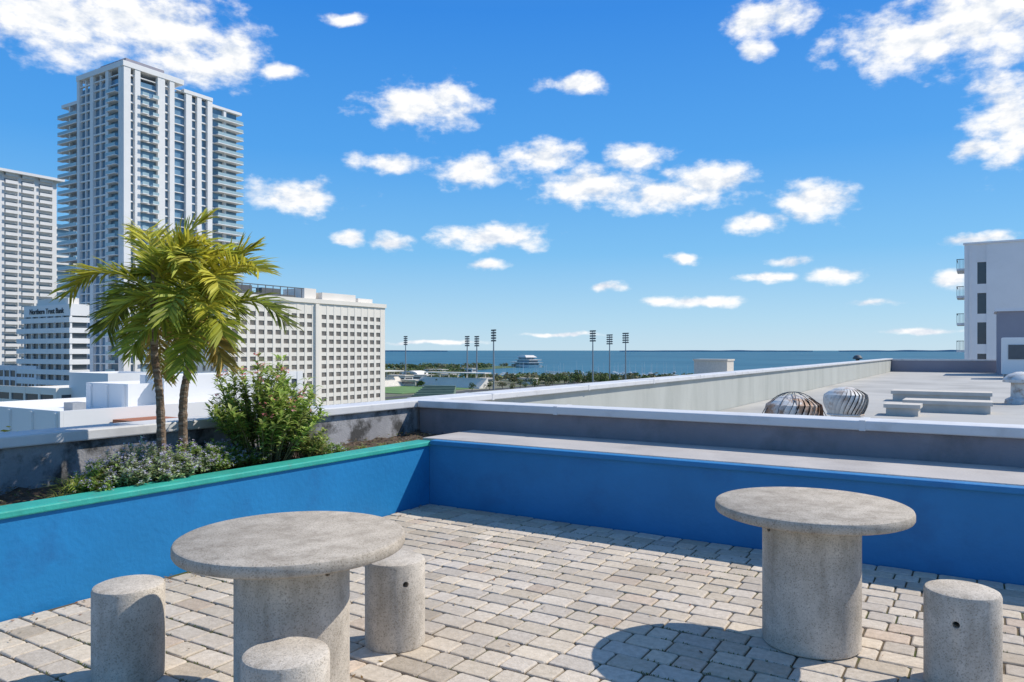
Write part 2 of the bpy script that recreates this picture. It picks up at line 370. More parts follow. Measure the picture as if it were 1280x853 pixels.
hulls = [M('boat_white', (.70,.70,.69), .4), M('boat_navy', (.05,.09,.18), .4)]
def sailboat(X, Y, L_, ang, hm):
    x, y = W(X, Y); z = GZ-1
    c, s = math.cos(ang), math.sin(ang)
    def T(p): return (x+p[0]*c-p[1]*s, y+p[0]*s+p[1]*c, z+p[2])
    e_ = empty('sailboat', (x,y,z), 'moored sailboat with bare mast in the marina' if hm == 0 else 'moored sailboat with navy hull and bare mast', 'boat', 'sailboats moored in the marina')
    bm = bmnew(); w = L_*.15
    lo = [(-L_*.42,-w*.6,0),(-L_*.42,w*.6,0),(L_*.1,w*.7,0),(L_*.44,0,0),(L_*.1,-w*.7,0)]
    hi = [(-L_*.46,-w*.8,1.5),(-L_*.46,w*.8,1.5),(L_*.1,w,1.6),(L_*.5,0,1.9),(L_*.1,-w,1.6)]
    a = [bm.verts.new(T(p)) for p in lo]; b_ = [bm.verts.new(T(p)) for p in hi]
    bm.faces.new(a); bm.faces.new(b_)
    for i in range(5): bm.faces.new((a[i],a[(i+1)%5],b_[(i+1)%5],b_[i]))
    mk('hull', bm, hulls[hm], (x,y,z), e_)
    bm = bmnew(); h = 1.6
    c0 = [(-L_*.25,-w*.5,h),(-L_*.25,w*.5,h),(L_*.2,w*.4,h),(L_*.2,-w*.4,h)]; c1 = [(p[0]*.9,p[1]*.8,h+.9) for p in c0]
    a = [bm.verts.new(T(p)) for p in c0]; b_ = [bm.verts.new(T(p)) for p in c1]; bm.faces.new(b_)
    for i in range(4): bm.faces.new((a[i],a[(i+1)%4],b_[(i+1)%4],b_[i]))
    mk('cabin', bm, hulls[0], (x,y,z+h), e_)
    bm = bmnew(); tube(bm, [T((L_*.08,0,1.6)), T((L_*.08,0,1.6+L_*1.2))], [.17,.11], 5); tube(bm, [T((L_*.08,0,3.1)), T((-L_*.36,0,3.1))], .18, 5)
    mk('mast', bm, m_lamp, (x,y,z), e_)
for i in range(52):
    px = R.uniform(618, 870); Y = R.uniform(830, 1060)
    sailboat((px-640)/940*Y, Y, R.uniform(9,14), -.56+R.choice([0,math.pi/2,math.pi])+R.uniform(-.1,.1), 1 if R.random() < .15 else 0)
for k in range(4):
    bm = bmnew(); xx, yy = W(105, 860+k*58); obox(bm, xx, yy, 125, 1.2, GZ-1.2, GZ-.3)
    mk('dock', bm, m_tan, (xx,yy,GZ-1), label='long low floating dock among moored boats', category='dock', group='marina docks')

# ---------------------------------------------------------------- city buildings
FH = 3.35
def tower():
    A, B = -263.5, 152.2; Z1 = 106.2; z0 = GZ
    T = empty('apartment_tower', (A,B,z0), 'tall white apartment tower with blue glass and stacked balconies', 'building')
    core = bmnew(); box(core, A-31, A-.6, B+.6, B+37, z0, Z1-3.5); box(core, A-43.4, A-31, B+6, B+36, z0, 98); box(core, A-22, A-1.2, B+37, B+50, z0, 101.5)
    mk('glazing', core, m_glass, (A,B,z0), T)
    w = bmnew(); bal = []; rail = []
    def piers(face, strips, ztop, d=.45):
        for s0, s1 in strips: box(w, *fb(face, A, B, s0, s1, z0, ztop, -.7, d))
    def slabs(face, s0, s1, ztop, th=.7, d=.12):
        for k in range(1, int((ztop-z0)/FH)+1):
            z = z0+k*FH; box(w, *fb(face, A, B, s0, s1, z-th, z, -.7, d))
    def balc(face, s0, s1, ztop, d=1.9, zb=z0+20):
        for k in range(int((ztop-z0)/FH)-1, 0, -1):
            z = z0+k*FH
            if z < zb: break
            bal.append(fb(face, A, B, s0+.06, s1-.06, z-.28, z+.02, -.05, d))
            rail.append(fb(face, A, B, s0+.1, s1-.1, z+.03, z+1.1, d-.15, d-.05))
    piers('R', [(-.45,2.2),(3.9,6.0),(13.0,16.0),(18.0,20.0)], Z1, .7)
    piers('R', [(25.0,27.6),(30.0,32.0),(34.8,37)], Z1-2.8, .7)
    slabs('R', 2.2, 3.9, Z1, .5); slabs('R', 6.0, 13.0, Z1, .3); slabs('R', 16.0, 18.0, Z1, .5); slabs('R', 20.0, 24.0, Z1, .3); slabs('R', 24.0, 25.0, Z1-2.8, .3); slabs('R', 27.6, 30.0, Z1-2.8, .45); slabs('R', 32, 34.8, Z1-2.8, .45)
    balc('R', 6.1, 8.8, 103); balc('R', 10.2, 12.9, 103)
    for k in range(1, int((102.6-z0)/FH)):
        z = z0+k*FH; box(w, A-22, A-.6, B+37.05, B+51, z-.4, z)
        bal.append((A-.55, A+1.6, B+39, B+51.6, z-.3, z)); rail.append((A+1.45, A+1.55, B+39.1, B+51.5, z+.02, z+1.15))
    box(w, A-1.5, A-.1, B+43.0, B+44.2, z0, 101.5)
    piers('F', [(.46,2.6),(9.2,11.2),(19.6,21.8),(29.2,31)], Z1, .6)
    slabs('F', 2.6, 9.2, Z1, .35); slabs('F', 11.2, 19.6, Z1, .5); slabs('F', 21.8, 29.2, Z1, .5)
    for s_ in (15.2,25.3): box(w, *fb('F', A, B, s_, s_+.5, z0, Z1-.3, -.7, .2))
    balc('F', 2.8, 8.9, 103)
    for k in range(1, int((99-z0)/FH)):
        z = z0+k*FH
        box(w, A-43.6, A-31.02, B+1.5, B+12, z-.4, z)
        bal.append((A-45.2, A-31.1, B-.8, B+1.45, z-.35, z)); rail.append((A-45.1, A-31.2, B-.75, B-.65, z+.02, z+1.1))
        rail.append((A-45.1, A-45.0, B-.6, B+8, z+.02, z+1.1))
    box(w, A-38.5, A-37.5, B+.2, B+1.45, z0, 98)
    box(w, A-31.2, A+.9, B-.8, B+24, Z1+.02, Z1+2.0)
    box(w, A-31.2, A+.9, B+24.01, B+37.1, Z1-2.78, Z1-1.4)
    box(w, A-23, A+.2, B+37.15, B+51.8, 101.55, 102.6)
    box(w, A-44, A-31.3, B+.2, B+30, 98.1, 99.4)
    mk('wall', w, m_white, (A,B,z0), T)
    r_ = bmnew(); box(r_, A-20, A-3, B+2.5, B+18, Z1+2.02, Z1+4.6)
    for k in range(8): box(r_, A-22+k*2.6, A-21.8+k*2.6, B+1.5, B+1.7, Z1+2.02, Z1+3.8)
    mk('roof_penthouse', r_, m_greyb, (A,B,Z1), T)
    bal.sort(key=lambda q: -q[4]); rail.sort(key=lambda q: -q[4])
    many('balcony', 'balconies', bal, m_white, T); many('balcony_rail', 'balcony_rails', rail, m_rail, T)
tower()

def tower0():
    A, B = -368.6, 138.0; Z1 = 81.6; z0 = GZ
    T = empty('apartment_tower', (A,B,z0), 'white high-rise with dense rows of balconies beside other towers', 'building')
    core = bmnew(); box(core, A-25, A-.6, B, B+42.4, z0, Z1-1); box(core, A-20, A-2, B+42.4, B+53, z0, 62)
    mk('glazing', core, m_glass, (A,B,z0), T)
    w = bmnew(); bal = []; rail = []
    for s0, s1 in ((0,3),(9,11),(17,20.5),(26,27.5),(33,35),(41,43)): box(w, *fb('R', A, B, s0, s1, z0, Z1, -.7, .5))
    for k in range(1, int((Z1-z0)/FH)+1):
        z = z0+k*FH; box(w, *fb('R', A, B, 3, 41, z-1.4, z, -.7, .1))
        for s0, s1 in ((3.1,8.9),(11.1,16.9),(20.6,25.9),(27.6,32.9),(35.1,40.9)):
            bal.append(fb('R', A, B, s0, s1, z-.35, z, .12, 1.5)); rail.append(fb('R', A, B, s0, s1, z+.02, z+1.1, 1.35, 1.45))
    for k in range(1, int((62-z0)/FH)+1):
        z = z0+k*FH; box(w, A-20, A-1, B+43.1, B+53.5, z-1, z)
    box(w, A-26, A+3, B-.5, B+45.5, Z1+.02, Z1+1.2); box(w, A-24, A-3, B+4, B+20, Z1+1.22, Z1+3.5)
    mk('wall', w, m_white, (A,B,z0), T)
    key = lambda q: -q[2]-q[4]*.2
    bal.sort(key=key); rail.sort(key=key)
    many('balcony', 'balconies', bal, m_white, T, 60); many('balcony_rail', 'balcony_rails', rail, m_white, T, 60)
tower0()

def grid_face(w, panes, face, A, B, s0, s1, z0, z1, cols, rows, dep=.45, pd=-.35):
    e_ = s0
    for c0, c1 in cols: 
        box(w, *fb(face, A, B, e_, c0, z0, z1, pd, dep)); e_ = c1
    box(w, *fb(face, A, B, e_, s1, z0, z1, pd, dep))
    for c0, c1 in cols:
        e_ = z0
        for r0, r1 in rows:
            box(w, *fb(face, A, B, c0, c1, e_, r0, pd, dep-.08)); e_ = r1
            panes.append(fb(face, A, B, c0, c1, r0, r1, pd-.02, pd+.12))
        box(w, *fb(face, A, B, c0, c1, e_, z1, pd, dep-.08))

m_hglass = M('hotel_glass', (.20, .175, .15), .3, .6, .35, spec=.5)
def hotel():
    A, B = -195.6, 145.7; Z1 = 18.2; z0 = GZ; Ls = 72.8
    T = empty('hotel_building', (A,B,z0), 'long cream slab hotel with regular grid of dark windows', 'building')
    w = bmnew(); panes = []
    cols = [(1.4+i*3.45, 1.4+i*3.45+2.35) for i in range(10)]+[(39.3+i*3.55, 39.3+i*3.55+2.4) for i in range(9)]
    rows = [(GZ+1.4+k*2.95, GZ+1.4+k*2.95+1.6) for k in range(15)]
    grid_face(w, panes, 'R', A, B, 0, Ls, z0, Z1, cols, rows, .05)
    panes.sort(key=lambda q: -q[4])
    box(w, A-18, A-.37, B+.01, B+Ls, z0, Z1-.4)
    p2 = []
    c2 = [(2+i*4, 2+i*4+1.6) for i in range(4)]
    grid_face(w, p2, 'F', A-.4, B-.4, .02, 17.6, z0, Z1-.01, c2, rows, .1)
    box(w, A-18.3, A+.5, B-.9, B+Ls+.4, Z1+.02, Z1+1.5)
    box(w, A+.06, A+.7, B+36.0, B+37.6, z0, Z1-.2)
    mk('wall', w, m_cream, (A,B,z0), T)
    many('window', 'windows', panes, m_hglass, T); 
    b2 = bmnew()
    for q in p2: box(b2, *q)
    mk('end_windows', b2, m_hglass, (A,B,z0), T, kind='stuff')
    r_ = bmnew(); box(r_, A-14, A-1.5, B+41, B+58, Z1+1.55, Z1+4.2); box(r_, A-14, A-4, B+62, B+70, Z1+1.55, Z1+3.4); box(r_, A-14, A-3, B+34, B+39.5, Z1+1.55, Z1+5.4)
    mk('roof_penthouse', r_, m_white2, (A,B,Z1), T)
    r_ = bmnew(); box(r_, A-12, A-4, B+4, B+31, Z1+1.55, Z1+2.6)
    for k in range(10):
        y_ = B+3+k*3.1; box(r_, A-1.2, A-1.0, y_, y_+.2, Z1+1.55, Z1+4.8); box(r_, A-13, A-12.8, y_, y_+.2, Z1+1.55, Z1+4.8)
    box(r_, A-1.25, A-.95, B+2.5, B+32, Z1+4.82, Z1+5.1); box(r_, A-13.05, A-12.75, B+2.5, B+32, Z1+4.82, Z1+5.1)
    box(r_, A-9, A-6, B+8, B+14, Z1+2.62, Z1+5); box(r_, A-9, A-6, B+18, B+26, Z1+2.62, Z1+4.6)
    mk('roof_frame', r_, m_dsteel, (A,B,Z1), T)
hotel()

def bank():
    A, B = WP(88, 220); z0 = GZ; Z1 = 15.2
    T = empty('office_building', (A,B,z0), 'white banded office block with dark lettering on its parapet', 'building')
    w = bmnew(); g = bmnew()
    box(g, A-26.6, A-.5, B+.5, B+5, z0, Z1-2); 
    box(w, A-27.2, A+.05, B, B+5.5, Z1-3.4, Z1)
    for k in range(1, 13):
        z = Z1-.6-k*3.1
        box(w, A-28-(3 if k > 1 else 0), A+.2, B-.4, B+5.5, z-1.5-.2, z-.2)
    for k in range(7): box(w, A-27+k*4.45, A-26.7+k*4.45, B-.1, B+.5, z0, Z1-3.42)
    mk('wall', w, m_white, (A,B,z0), T); mk('window_bands', g, m_glass2, (A,B,z0), T)
    r_ = bmnew(); box(r_, A-22, A-4, B+1.5, B+4.6, Z1+.02, Z1+2.0); mk('roof_penthouse', r_, m_white2, (A,B,Z1), T)
    cu = bpy.data.curves.new('t', 'FONT'); cu.body = 'Northern Trust Bank'; cu.size = 2.3; cu.extrude = .06; cu.align_x = 'CENTER'; cu.offset = .01
    o = bpy.data.objects.new('t', cu); COL.objects.link(o); bpy.context.view_layer.update()
    me = bpy.data.meshes.new_from_object(o.evaluated_get(bpy.context.evaluated_depsgraph_get())); bpy.data.objects.remove(o)
    me.materials.clear(); me.materials.append(m_text)
    so = bpy.data.objects.new('lettering', me); COL.objects.link(so); so.parent = T; so.rotation_euler = (math.pi/2, 0, 0)
    so.location = Vector((A-13.5, B-.12, Z1-2.6))-T.location
bank()

def lowrise(px, Y, topz, lf, lr, label, mat, windows=None, pil=0, name='low_building'):
    A, B = WP(px, Y); z0 = GZ
    T = empty(name, (A,B,z0), label, 'building')
    w = bmnew(); panes = []
    box(w, A-lf+.4, A-.4, B+.4, B+lr, z0, topz-.9)
    if windows:
        cw, cg, rh, rg = windows
        cols = []; s = 1.2
        while s+cw < lf-1.2: cols.append((s, s+cw)); s += cw+cg
        rows = []; z = topz-1.6-rh
        while z > topz-14: rows.insert(0, (z, z+rh)); z -= rh+rg
        grid_face(w, panes, 'F', A, B, 0, lf, z0, topz, cols, rows, 0, -.38)
        cols = []; s = 1.2
        while s+cw < lr-1.2: cols.append((s, s+cw)); s += cw+cg
        grid_face(w, panes, 'R', A, B, .39, lr, z0, topz, cols, rows, 0, -.38)
        many('window', 'windows', panes, m_glass2, T, 60)
    else:
        box(w, A-lf, A, B, B+.35, z0, topz); box(w, A-.35, A, B+.36, B+lr, z0, topz); box(w, A-lf, A-lf+.35, B+.36, B+lr, z0, topz); box(w, A-lf+.36, A-.36, B+lr-.35, B+lr+.02, z0, topz)
        for k in range(pil): box(w, A-lf+1+k*(lf-2)/max(1,pil-1), A-lf+1.5+k*(lf-2)/max(1,pil-1), B-.25, B-.002, z0, topz-.2)
    mk('wall', w, mat, (A,B,z0), T)
    return A, B, T
A_, B_, T_ = lowrise(205, 95, -1.6, 5.2, 14, 'plain white low building with stepped panels', m_white, None, 2)
lowrise(160, 93, -2.6, 9.5, 16, 'white low building with blank wall', m_white, None, 3)
A_, B_, T_ = lowrise(75, 80, -4.9, 22, 24, 'white flat roofed low building with deep parapet', m_white, None, 5)
bm = bmnew(); box(bm, A_-11, A_-9, B_+6, B_+7.6, -5.82, -4.7); mk('roof_unit', bm, m_steel, (A_-10,B_+6,-5.8), T_)
lowrise(292, 150, -3.0, 24, 18, 'white mid-rise building with small dark windows', m_white, (1.6,1.8,1.5,1.6))
lowrise(45, 230, -3.2, 40, 14, 'glazed low grey office block', m_lav, (3.4,.5,2.0,1.1))
lowrise(70, 170, -7.0, 34, 20, 'cream parking building with open decks', m_cream, (6,.8,1.6,1.5))
lowrise(135, 165, -3.5, 16, 12, 'white blank service block between taller buildings', m_white, None, 0)
x, y = WP(176, 84); 
o = bmnew(); box(o, x-3, x+3, y-1, y+4, GZ, -6.6); box(o, x-3.3, x+3.3, y-1.3, y+4.3, -6.62, -6.2)
mk('brick_kiosk', o, M('rust_tiles', (.35,.14,.08), .85), (x,y,GZ), label='small red-brown tiled roof block beside white buildings', category='building')
x, y = WP(890, 130)
T = empty('office_building', (x,y,GZ), 'beige lift housing above a mid-rise building roof', 'building')
bm = bmnew(); box(bm, x-12, x+12, y-4, y+20, GZ, -4); mk('wall', bm, m_cream, (x,y,GZ), T)
bm = bmnew(); box(bm, x-3.2, x+2.6, y+.01, y+4, -4, -.2); box(bm, x-3.35, x+2.75, y-.2, y+4.2, -.22, .05); mk('roof_penthouse', bm, m_tan, (x,y,-4), T)

def pale():
    A, B = 30., 81.2; z0 = GZ; zt = 12.1
    T = empty('apartment_building', (A,B,z0), 'pale grey rendered building with narrow dark windows', 'building')
    w = bmnew(); panes = []
    cols = [(A-a1, A-a0) for a0, a1 in ((19.,19.8),(13.,13.8),(8.7,9.5),(4.3,5.05))]
    rows = [(2.2-9.3,4.35-9.3),(2.2-6.2,4.35-6.2),(2.2-3.1,4.35-3.1),(2.2,4.35),(5.2,7.25),(8.15,10.3)]
    grid_face(w, panes, 'F', A, B, 0, A-3.2, z0, zt, cols, rows, 0, -.3)
    box(w, 3.21, A, B+.31, B+16, z0, zt-.6)
    box(w, 3.1, A, B-.12, B+.4, zt+.003, zt+.18)
    box(w, 3.6, 3.72, B-.1, B-.003, z0, zt-.2)
    mk('wall', w, m_lav, (A,B,z0), T); 
    for q in panes:
        bm = bmnew(); box(bm, *q); mk('window', bm, m_glass2, ((q[0]+q[1])/2, B, q[4]), T)
    for k in range(8):
        z = -9.6+k*2.75
        if z > 10: break
        bm = bmnew(); box(bm, 2.5, 3.19, B+1, B+5, z, z+.2); mk('balcony', bm, m_lav, (2.7,B+3,z), T)
        bm = bmnew()
        box(bm, 2.5, 2.55, B+1, B+5, z+1.1, z+1.16); box(bm, 2.5, 3.15, B+1, B+1.05, z+1.1, z+1.16)
        for j in range(6): box(bm, 2.5+j*.12, 2.53+j*.12, B+1.01, B+1.04, z+.2, z+1.11)
        mk('balcony_rail', bm, m_dsteel, (2.7,B+3,z+.2), T)
pale()

# ---------------------------------------------------------------- our building: roof beyond the deck
sheet('roof_surface', -1.0, 60, 1.25, 56.6, 0, m_roof)
bm = bmnew()
box(bm, -1.25, 60, -14, 57, GZ, -.06)
mk('building_body', bm, m_cream, (30,20,GZ), label='cream building block beneath the roof deck', category='building')
def coped_wall(label, x0, x1, y0, y1, z1, mat, ov=.05, seams='y', cz=.085, zb=0.0):
    e_ = empty('parapet_wall', ((x0+x1)/2,(y0+y1)/2,zb), label, 'wall')
    bm = bmnew(); box(bm, x0, x1, y0, y1, zb, z1-cz+.02); mk('wall_face', bm, mat, (x0,y0,zb), e_)
    bm = bmnew()
    if seams == 'y': box(bm, x0-ov, x1+ov, y0, y1, z1-cz, z1)
    else: box(bm, x0, x1, y0-ov, y1+ov, z1-cz, z1)
    bevel(bm, .012, 2)
    if seams == 'y':
        y = y0+1.3
        while y < y1 and y < 30: box(bm, x0-ov-.004, x1+ov+.004, y, y+.05, z1-cz-.003, z1+.004); y += 3.05
    else:
        x = x0+1.9
        while x < x1 and x < 12: box(bm, x, x+.05, y0-ov-.004, y1+ov+.004, z1-cz-.003, z1+.004); x += 3.05
    mk('coping', bm, m_cope, (x0,y0,z1-cz), e_)
    return e_
coped_wall('stained grey stucco parapet behind the planter', -1.27, -1.02, -9, 1.3, .985, m_greywall2, zb=-.05)
coped_wall('pale green-grey membrane parapet edging the lower roof', -1.35, -1.02, 1.31, 57, .985, m_rooff, ov=.07, zb=-.05)
coped_wall('grey stucco parapet behind the blue bench', -.96, 13, 1.02, 1.26, .985, m_greywall, seams='x', zb=-.05)
coped_wall('low grey parapet at the far roof edge', -1.0, 60, 56.7, 57.0, .95, m_greyb, seams='x', cz=.12)
e_ = empty('planter_wall', (-.08,-4.5,0), 'blue painted planter wall with teal cap beside the paving', 'wall')
bm = bmnew(); box(bm, -.17, 0, -9, -.001, -.02, .605); mk('wall_face', bm, m_blueL, (0,-4.5,0), e_)
bm = bmnew(); box(bm, -.19, .022, -9, .05, .602, .648); bevel(bm, .01, 2); mk('cap', bm, m_teal, (0,-4.5,.6), e_)
bm = bmnew(); n_ = 100
g = {}
for i in range(9):
    for j in range(n_+1):
        x = -1.02+.87*i/8; y = -9+10.02*j/n_
        g[i,j] = bm.verts.new((x, y, .575+.05*noise.noise((x*5,y*5,0))+.03*noise.noise((x*19,y*19,4))))
for i in range(8):
    for j in range(n_): bm.faces.new((g[i,j],g[i+1,j],g[i+1,j+1],g[i,j+1]))
mk('planter_soil', bm, m_soil, (-.6,-4.5,.57), kind='structure', smooth=True)
e_ = empty('bench_wall', (6,.5,0), 'long blue painted masonry bench with grey top', 'bench')
bm = bmnew(); box(bm, .001, 13, 0, 1.01, -.02, .615); mk('wall_face', bm, m_blue, (6,0,0), e_)
bm = bmnew(); box(bm, .024, 13, -.028, .075, .614, .662); bevel(bm, .01, 2); mk('bench_edge', bm, m_blue, (6,0,.61), e_)
bm = bmnew(); box(bm, -.16, 13, .078, 1.015, .50, .668); bevel(bm, .008, 1); mk('bench_top', bm, m_benchtop, (6,.5,.61), e_)

# ---------------------------------------------------------------- paving
bm = bmnew(); lay = bm.loops.layers.float_color.new('tone')
y = -.012; row = 0
gap = .0105
while y > -8.2:
    d = .158
    x = .01 - R.uniform(0,.2)
    while x < 9.2:
        l = R.choice([.158,.158,.237,.237,.237,.195])
        x0, x1, y0, y1 = max(x,.006)+gap/2, x+l-gap/2, y-d+gap/2, y-gap/2
        if x1-x0 > .05:
            cx, cy = (x0+x1)/2, (y0+y1)/2
            an = R.gauss(0,.009); zt = R.gauss(0,.0014); tx = R.gauss(0,.006); ty = R.gauss(0,.006)
            c_, s_ = math.cos(an), math.sin(an)
            def ring(ins, z, ch):
                out = []
                hx, hy = (x1-x0)/2-ins, (y1-y0)/2-ins
                for (u, v) in ((-hx+ch,-hy),(hx-ch,-hy),(hx,-hy+ch),(hx,hy-ch),(hx-ch,hy),(-hx+ch,hy),(-hx,hy-ch),(-hx,-hy+ch)):
                    out.append(bm.verts.new((cx+u*c_-v*s_+R.uniform(-.0018,.0018), cy+u*s_+v*c_+R.uniform(-.0018,.0018), z+zt+u*tx+v*ty)))
                return out
            r0 = ring(0,-.03,.010); r1 = ring(0.0,-.007,.010); r2 = ring(.0035,-.002,.011); r3 = ring(.009,0,.011)
            br = R.uniform(.82,1.10); hue = R.uniform(-.01,.03)
            col = (.61*br+hue, .54*br+hue*.4, .45*br-hue*.6, 1)
            q_ = R.random()
            if q_ < .09: col = (.50*br,.43*br,.34*br,1)
            elif q_ < .16: col = (.60*br,.49*br,.385*br,1)
            fs = [bm.faces.new(r3)]
            for ra, rb in ((r0,r1),(r1,r2),(r2,r3)):
                for i in range(8): fs.append(bm.faces.new((ra[i],ra[(i+1)%8],rb[(i+1)%8],rb[i])))
            for f in fs:
                for lp in f.loops: lp[lay] = col
        x += l
    y -= d; row += 1
mk('paving', bm, m_paver, (4,-4,0), kind='structure', fix=False)
sheet('paving_bed', -.01, 13, -12, .005, -.011, m_sand)
bm = bmnew(); lay = bm.loops.layers.float_color.new('tone')
for _ in range(520):
    if R.random() < .75: x, y = abs(R.gauss(0,.13))+.02, R.uniform(-6.5,-.1)
    else: x, y = R.uniform(.1,6), R.uniform(-6,-.2)
    s = R.uniform(.006,.018); a = R.uniform(0,6.28); z = .004+R.uniform(0,.006)
    u = Vector((math.cos(a), math.sin(a), R.uniform(-.3,.3)))*s; v = Vector((-math.sin(a), math.cos(a), R.uniform(-.3,.3)))*s*.4
    p = Vector((x,y,z)); f = bm.faces.new([bm.verts.new(p-u), bm.verts.new(p+v), bm.verts.new(p+u), bm.verts.new(p-v)])
    c = R.choice([(.28,.17,.06,1),(.35,.25,.10,1),(.16,.10,.05,1),(.30,.12,.05,1)])
    for lp in f.loops: lp[lay] = c
mk('leaf_litter', bm, m_leaf, (1,-3,0), fix=False, kind='stuff', label='small dry leaves scattered along the blue wall', category='leaves')
bm = bmnew(); lay = bm.loops.layers.float_color.new('tone')
for _ in range(3000):
    x = R.uniform(.3,5); k = R.randrange(2, 40); y = -.012-k*.158+R.gauss(0,.003)
    if noise.noise((x*.9, y*.9, 7)) < .05: continue
    for q in range(3):
        a = R.uniform(0,6.28); h = R.uniform(.005,.014)
        p = Vector((x+R.uniform(-.03,.03), y, -.004)); u = Vector((math.cos(a),math.sin(a),0))*.004
        f = bm.faces.new([bm.verts.new(p-u), bm.verts.new(p+u), bm.verts.new(p+Vector((math.cos(a+1)*.008,math.sin(a+1)*.008,h)))])
        for lp in f.loops: lp[lay] = (.10,.13,.03,1)
mk('joint_moss', bm, m_leaf, (2,-4,0), fix=False, kind='stuff', label='green moss and weeds in paving joints', category='moss')

# ---------------------------------------------------------------- tables and stools
def cutter(x, y, z, ang, r_, ln=.12):
    bm = bmnew(); d = Vector((math.cos(ang), math.sin(ang), 0))
    tube(bm, [Vector((x,y,z))-d*ln, Vector((x,y,z))+d*ln], r_, 20)
    return mk('cut', bm, m_dark)
def table(X, Y, hole_dir, label):
    x, y = W(X, Y)
    e_ = empty('concrete_table', (x,y,0), label, 'table', 'round concrete tables')
    bm = bmnew(); lathe(bm, [(0,0),(.246,0),(.254,.008),(.254,.70),(0,.70)], 72, (x,y,0))
    p = mk('pedestal', bm, m_conc, (x,y,0), e_, smooth=True)
    bpy.context.view_layer.update()
    c = cutter(x+.254*math.cos(hole_dir), y+.254*math.sin(hole_dir), .635, hole_dir, .018)
    boolean_cut(p, c)
    bm = bmnew(); lathe(bm, [(0,.702),(.488,.702),(.502,.708),(.508,.718),(.508,.745),(.503,.756),(.492,.762),(0,.762)], 96, (x,y,0))
    mk('tabletop', bm, m_conct, (x,y,.7), e_, smooth=True)
def stool(X, Y, hole_dir, label, h=.46, r_=.163, hz=.33):
    x, y = W(X, Y)
    bm = bmnew(); lathe(bm, [(0,0),(r_-.006,0),(r_,.006),(r_,h-.02),(r_-.006,h-.006),(r_-.02,h),(0,h)], 64, (x,y,0))
    o = mk('concrete_stool', bm, m_conc, (x,y,0), smooth=True, label=label, category='stool', group='cylindrical concrete stools')
    if hole_dir is not None:
        bpy.context.view_layer.update()
        boolean_cut(o, cutter(x+r_*math.cos(hole_dir), y+r_*math.sin(hole_dir), hz, hole_dir, .016))
def tocam(X, Y, off):
    x, y = W(X, Y); cx, cy = W(0,0); return math.atan2(cy-y, cx-x)+off
table(1.64, 4.125, tocam(1.64,4.125,-1.0), 'round grey concrete table near the blue bench')
table(-1.0, 3.43, tocam(-1.0,3.43,.62), 'round grey concrete table ringed by stools')
stool(-1.875, 3.68, None, 'weathered concrete stool beside blue planter wall')
stool(-.64, 4.118, tocam(-.64,4.118,.35), 'speckled concrete stool behind round table', .467, hz=.36)
stool(-.857, 2.85, None, 'low concrete stool beside table pedestal')
stool(2.155, 3.6, tocam(2.155,3.6,-.15), 'concrete stool with round hole in its side', .46)

bm = bmnew(); tube(bm, [(-.01,-2.62,.06),(.05,-2.62,.055)], .03, 16); tube(bm, [(.045,-2.62,.055),(.052,-2.62,.055)], .034, 16)
mk('drain_pipe', bm, m_dsteel, (0,-2.62,.06), label='short dark drain pipe in blue planter wall', category='pipe')

# ---------------------------------------------------------------- turbine vents etc on roof
def turbine(px, Y, dia, topz, matv, label, cage=False):
    x, y = WP(px, Y)
    e_ = empty('turbine_vent', (x,y,0), label, 'roof vent', 'rooftop turbine vents')
    r_ = dia/2; hh = dia*.62; zb = topz-hh-.04
    bm = bmnew(); lathe(bm, [(r_*.95,0),(r_*.9,.06),(r_*.68,.12),(r_*.66,zb),(r_*.72,zb+.01),(0,zb+.02)], 40, (x,y,0)); mk('vent_base', bm, m_ventw, (x,y,0), e_, smooth=True)
    bm = bmnew(); nv = 28
    for k in range(nv):
        a0 = 2*math.pi*k/nv; prev = None
        for j in range(9):
            t_ = j/8; rr = r_*(.70+.30*math.sin(math.pi*(.08+.80*t_))); a = a0+t_*.55
            if j == 8: rr = r_*.45
            if j == 7: rr = r_*.74
            z = zb+.02+hh*(t_**.9)
            p = [bm.verts.new((x+rr*math.cos(a), y+rr*math.sin(a), z)), bm.verts.new((x+rr*.93*math.cos(a+.20), y+rr*.93*math.sin(a+.20), z))]
            if prev: bm.faces.new((prev[0], p[0], p[1], prev[1]))
            prev = p
    mk('vane_drum', bm, matv, (x,y,zb), e_, fix=False)
    bm = bmnew(); lathe(bm, [(r_*.52,0),(r_*.5,.02),(r_*.25,.05),(0,.06)], 32, (x,y,topz-.05)); mk('vent_cap', bm, m_ventw, (x,y,topz-.05), e_, smooth=True)
    bm = bmnew(); lathe(bm, [(r_*.80,0),(r_*.84,.015),(r_*.80,.03)], 40, (x,y,zb+.01)); mk('vent_ring', bm, m_ventw, (x,y,zb), e_, smooth=True)
    bm = bmnew(); lathe(bm, [(r_*.55,zb+.02),(r_*.55,topz-.06)], 24, (x,y,0)); mk('inner_throat', bm, m_dark, (x,y,zb), e_)
    if cage:
        bm = bmnew()
        for k in range(5):
            a = k*math.pi/5; pts = []
            for j in range(21):
                t_ = math.pi*j/20; q = -math.cos(t_)*r_*1.22; z = max(.05, zb+.0+math.sin(t_)*(hh+.09)); pts.append((x+q*math.cos(a), y+q*math.sin(a), z))
            tube(bm, pts, .006, 5)
        mk('wire_cage', bm, m_dsteel, (x,y,zb), e_)
turbine(992, 11.4, .84, .92, m_rust, 'rusty turbine vent inside a wire cage', True)
turbine(1057, 13.2, .74, .95, m_ventw, 'weathered white turbine vent on the roof')
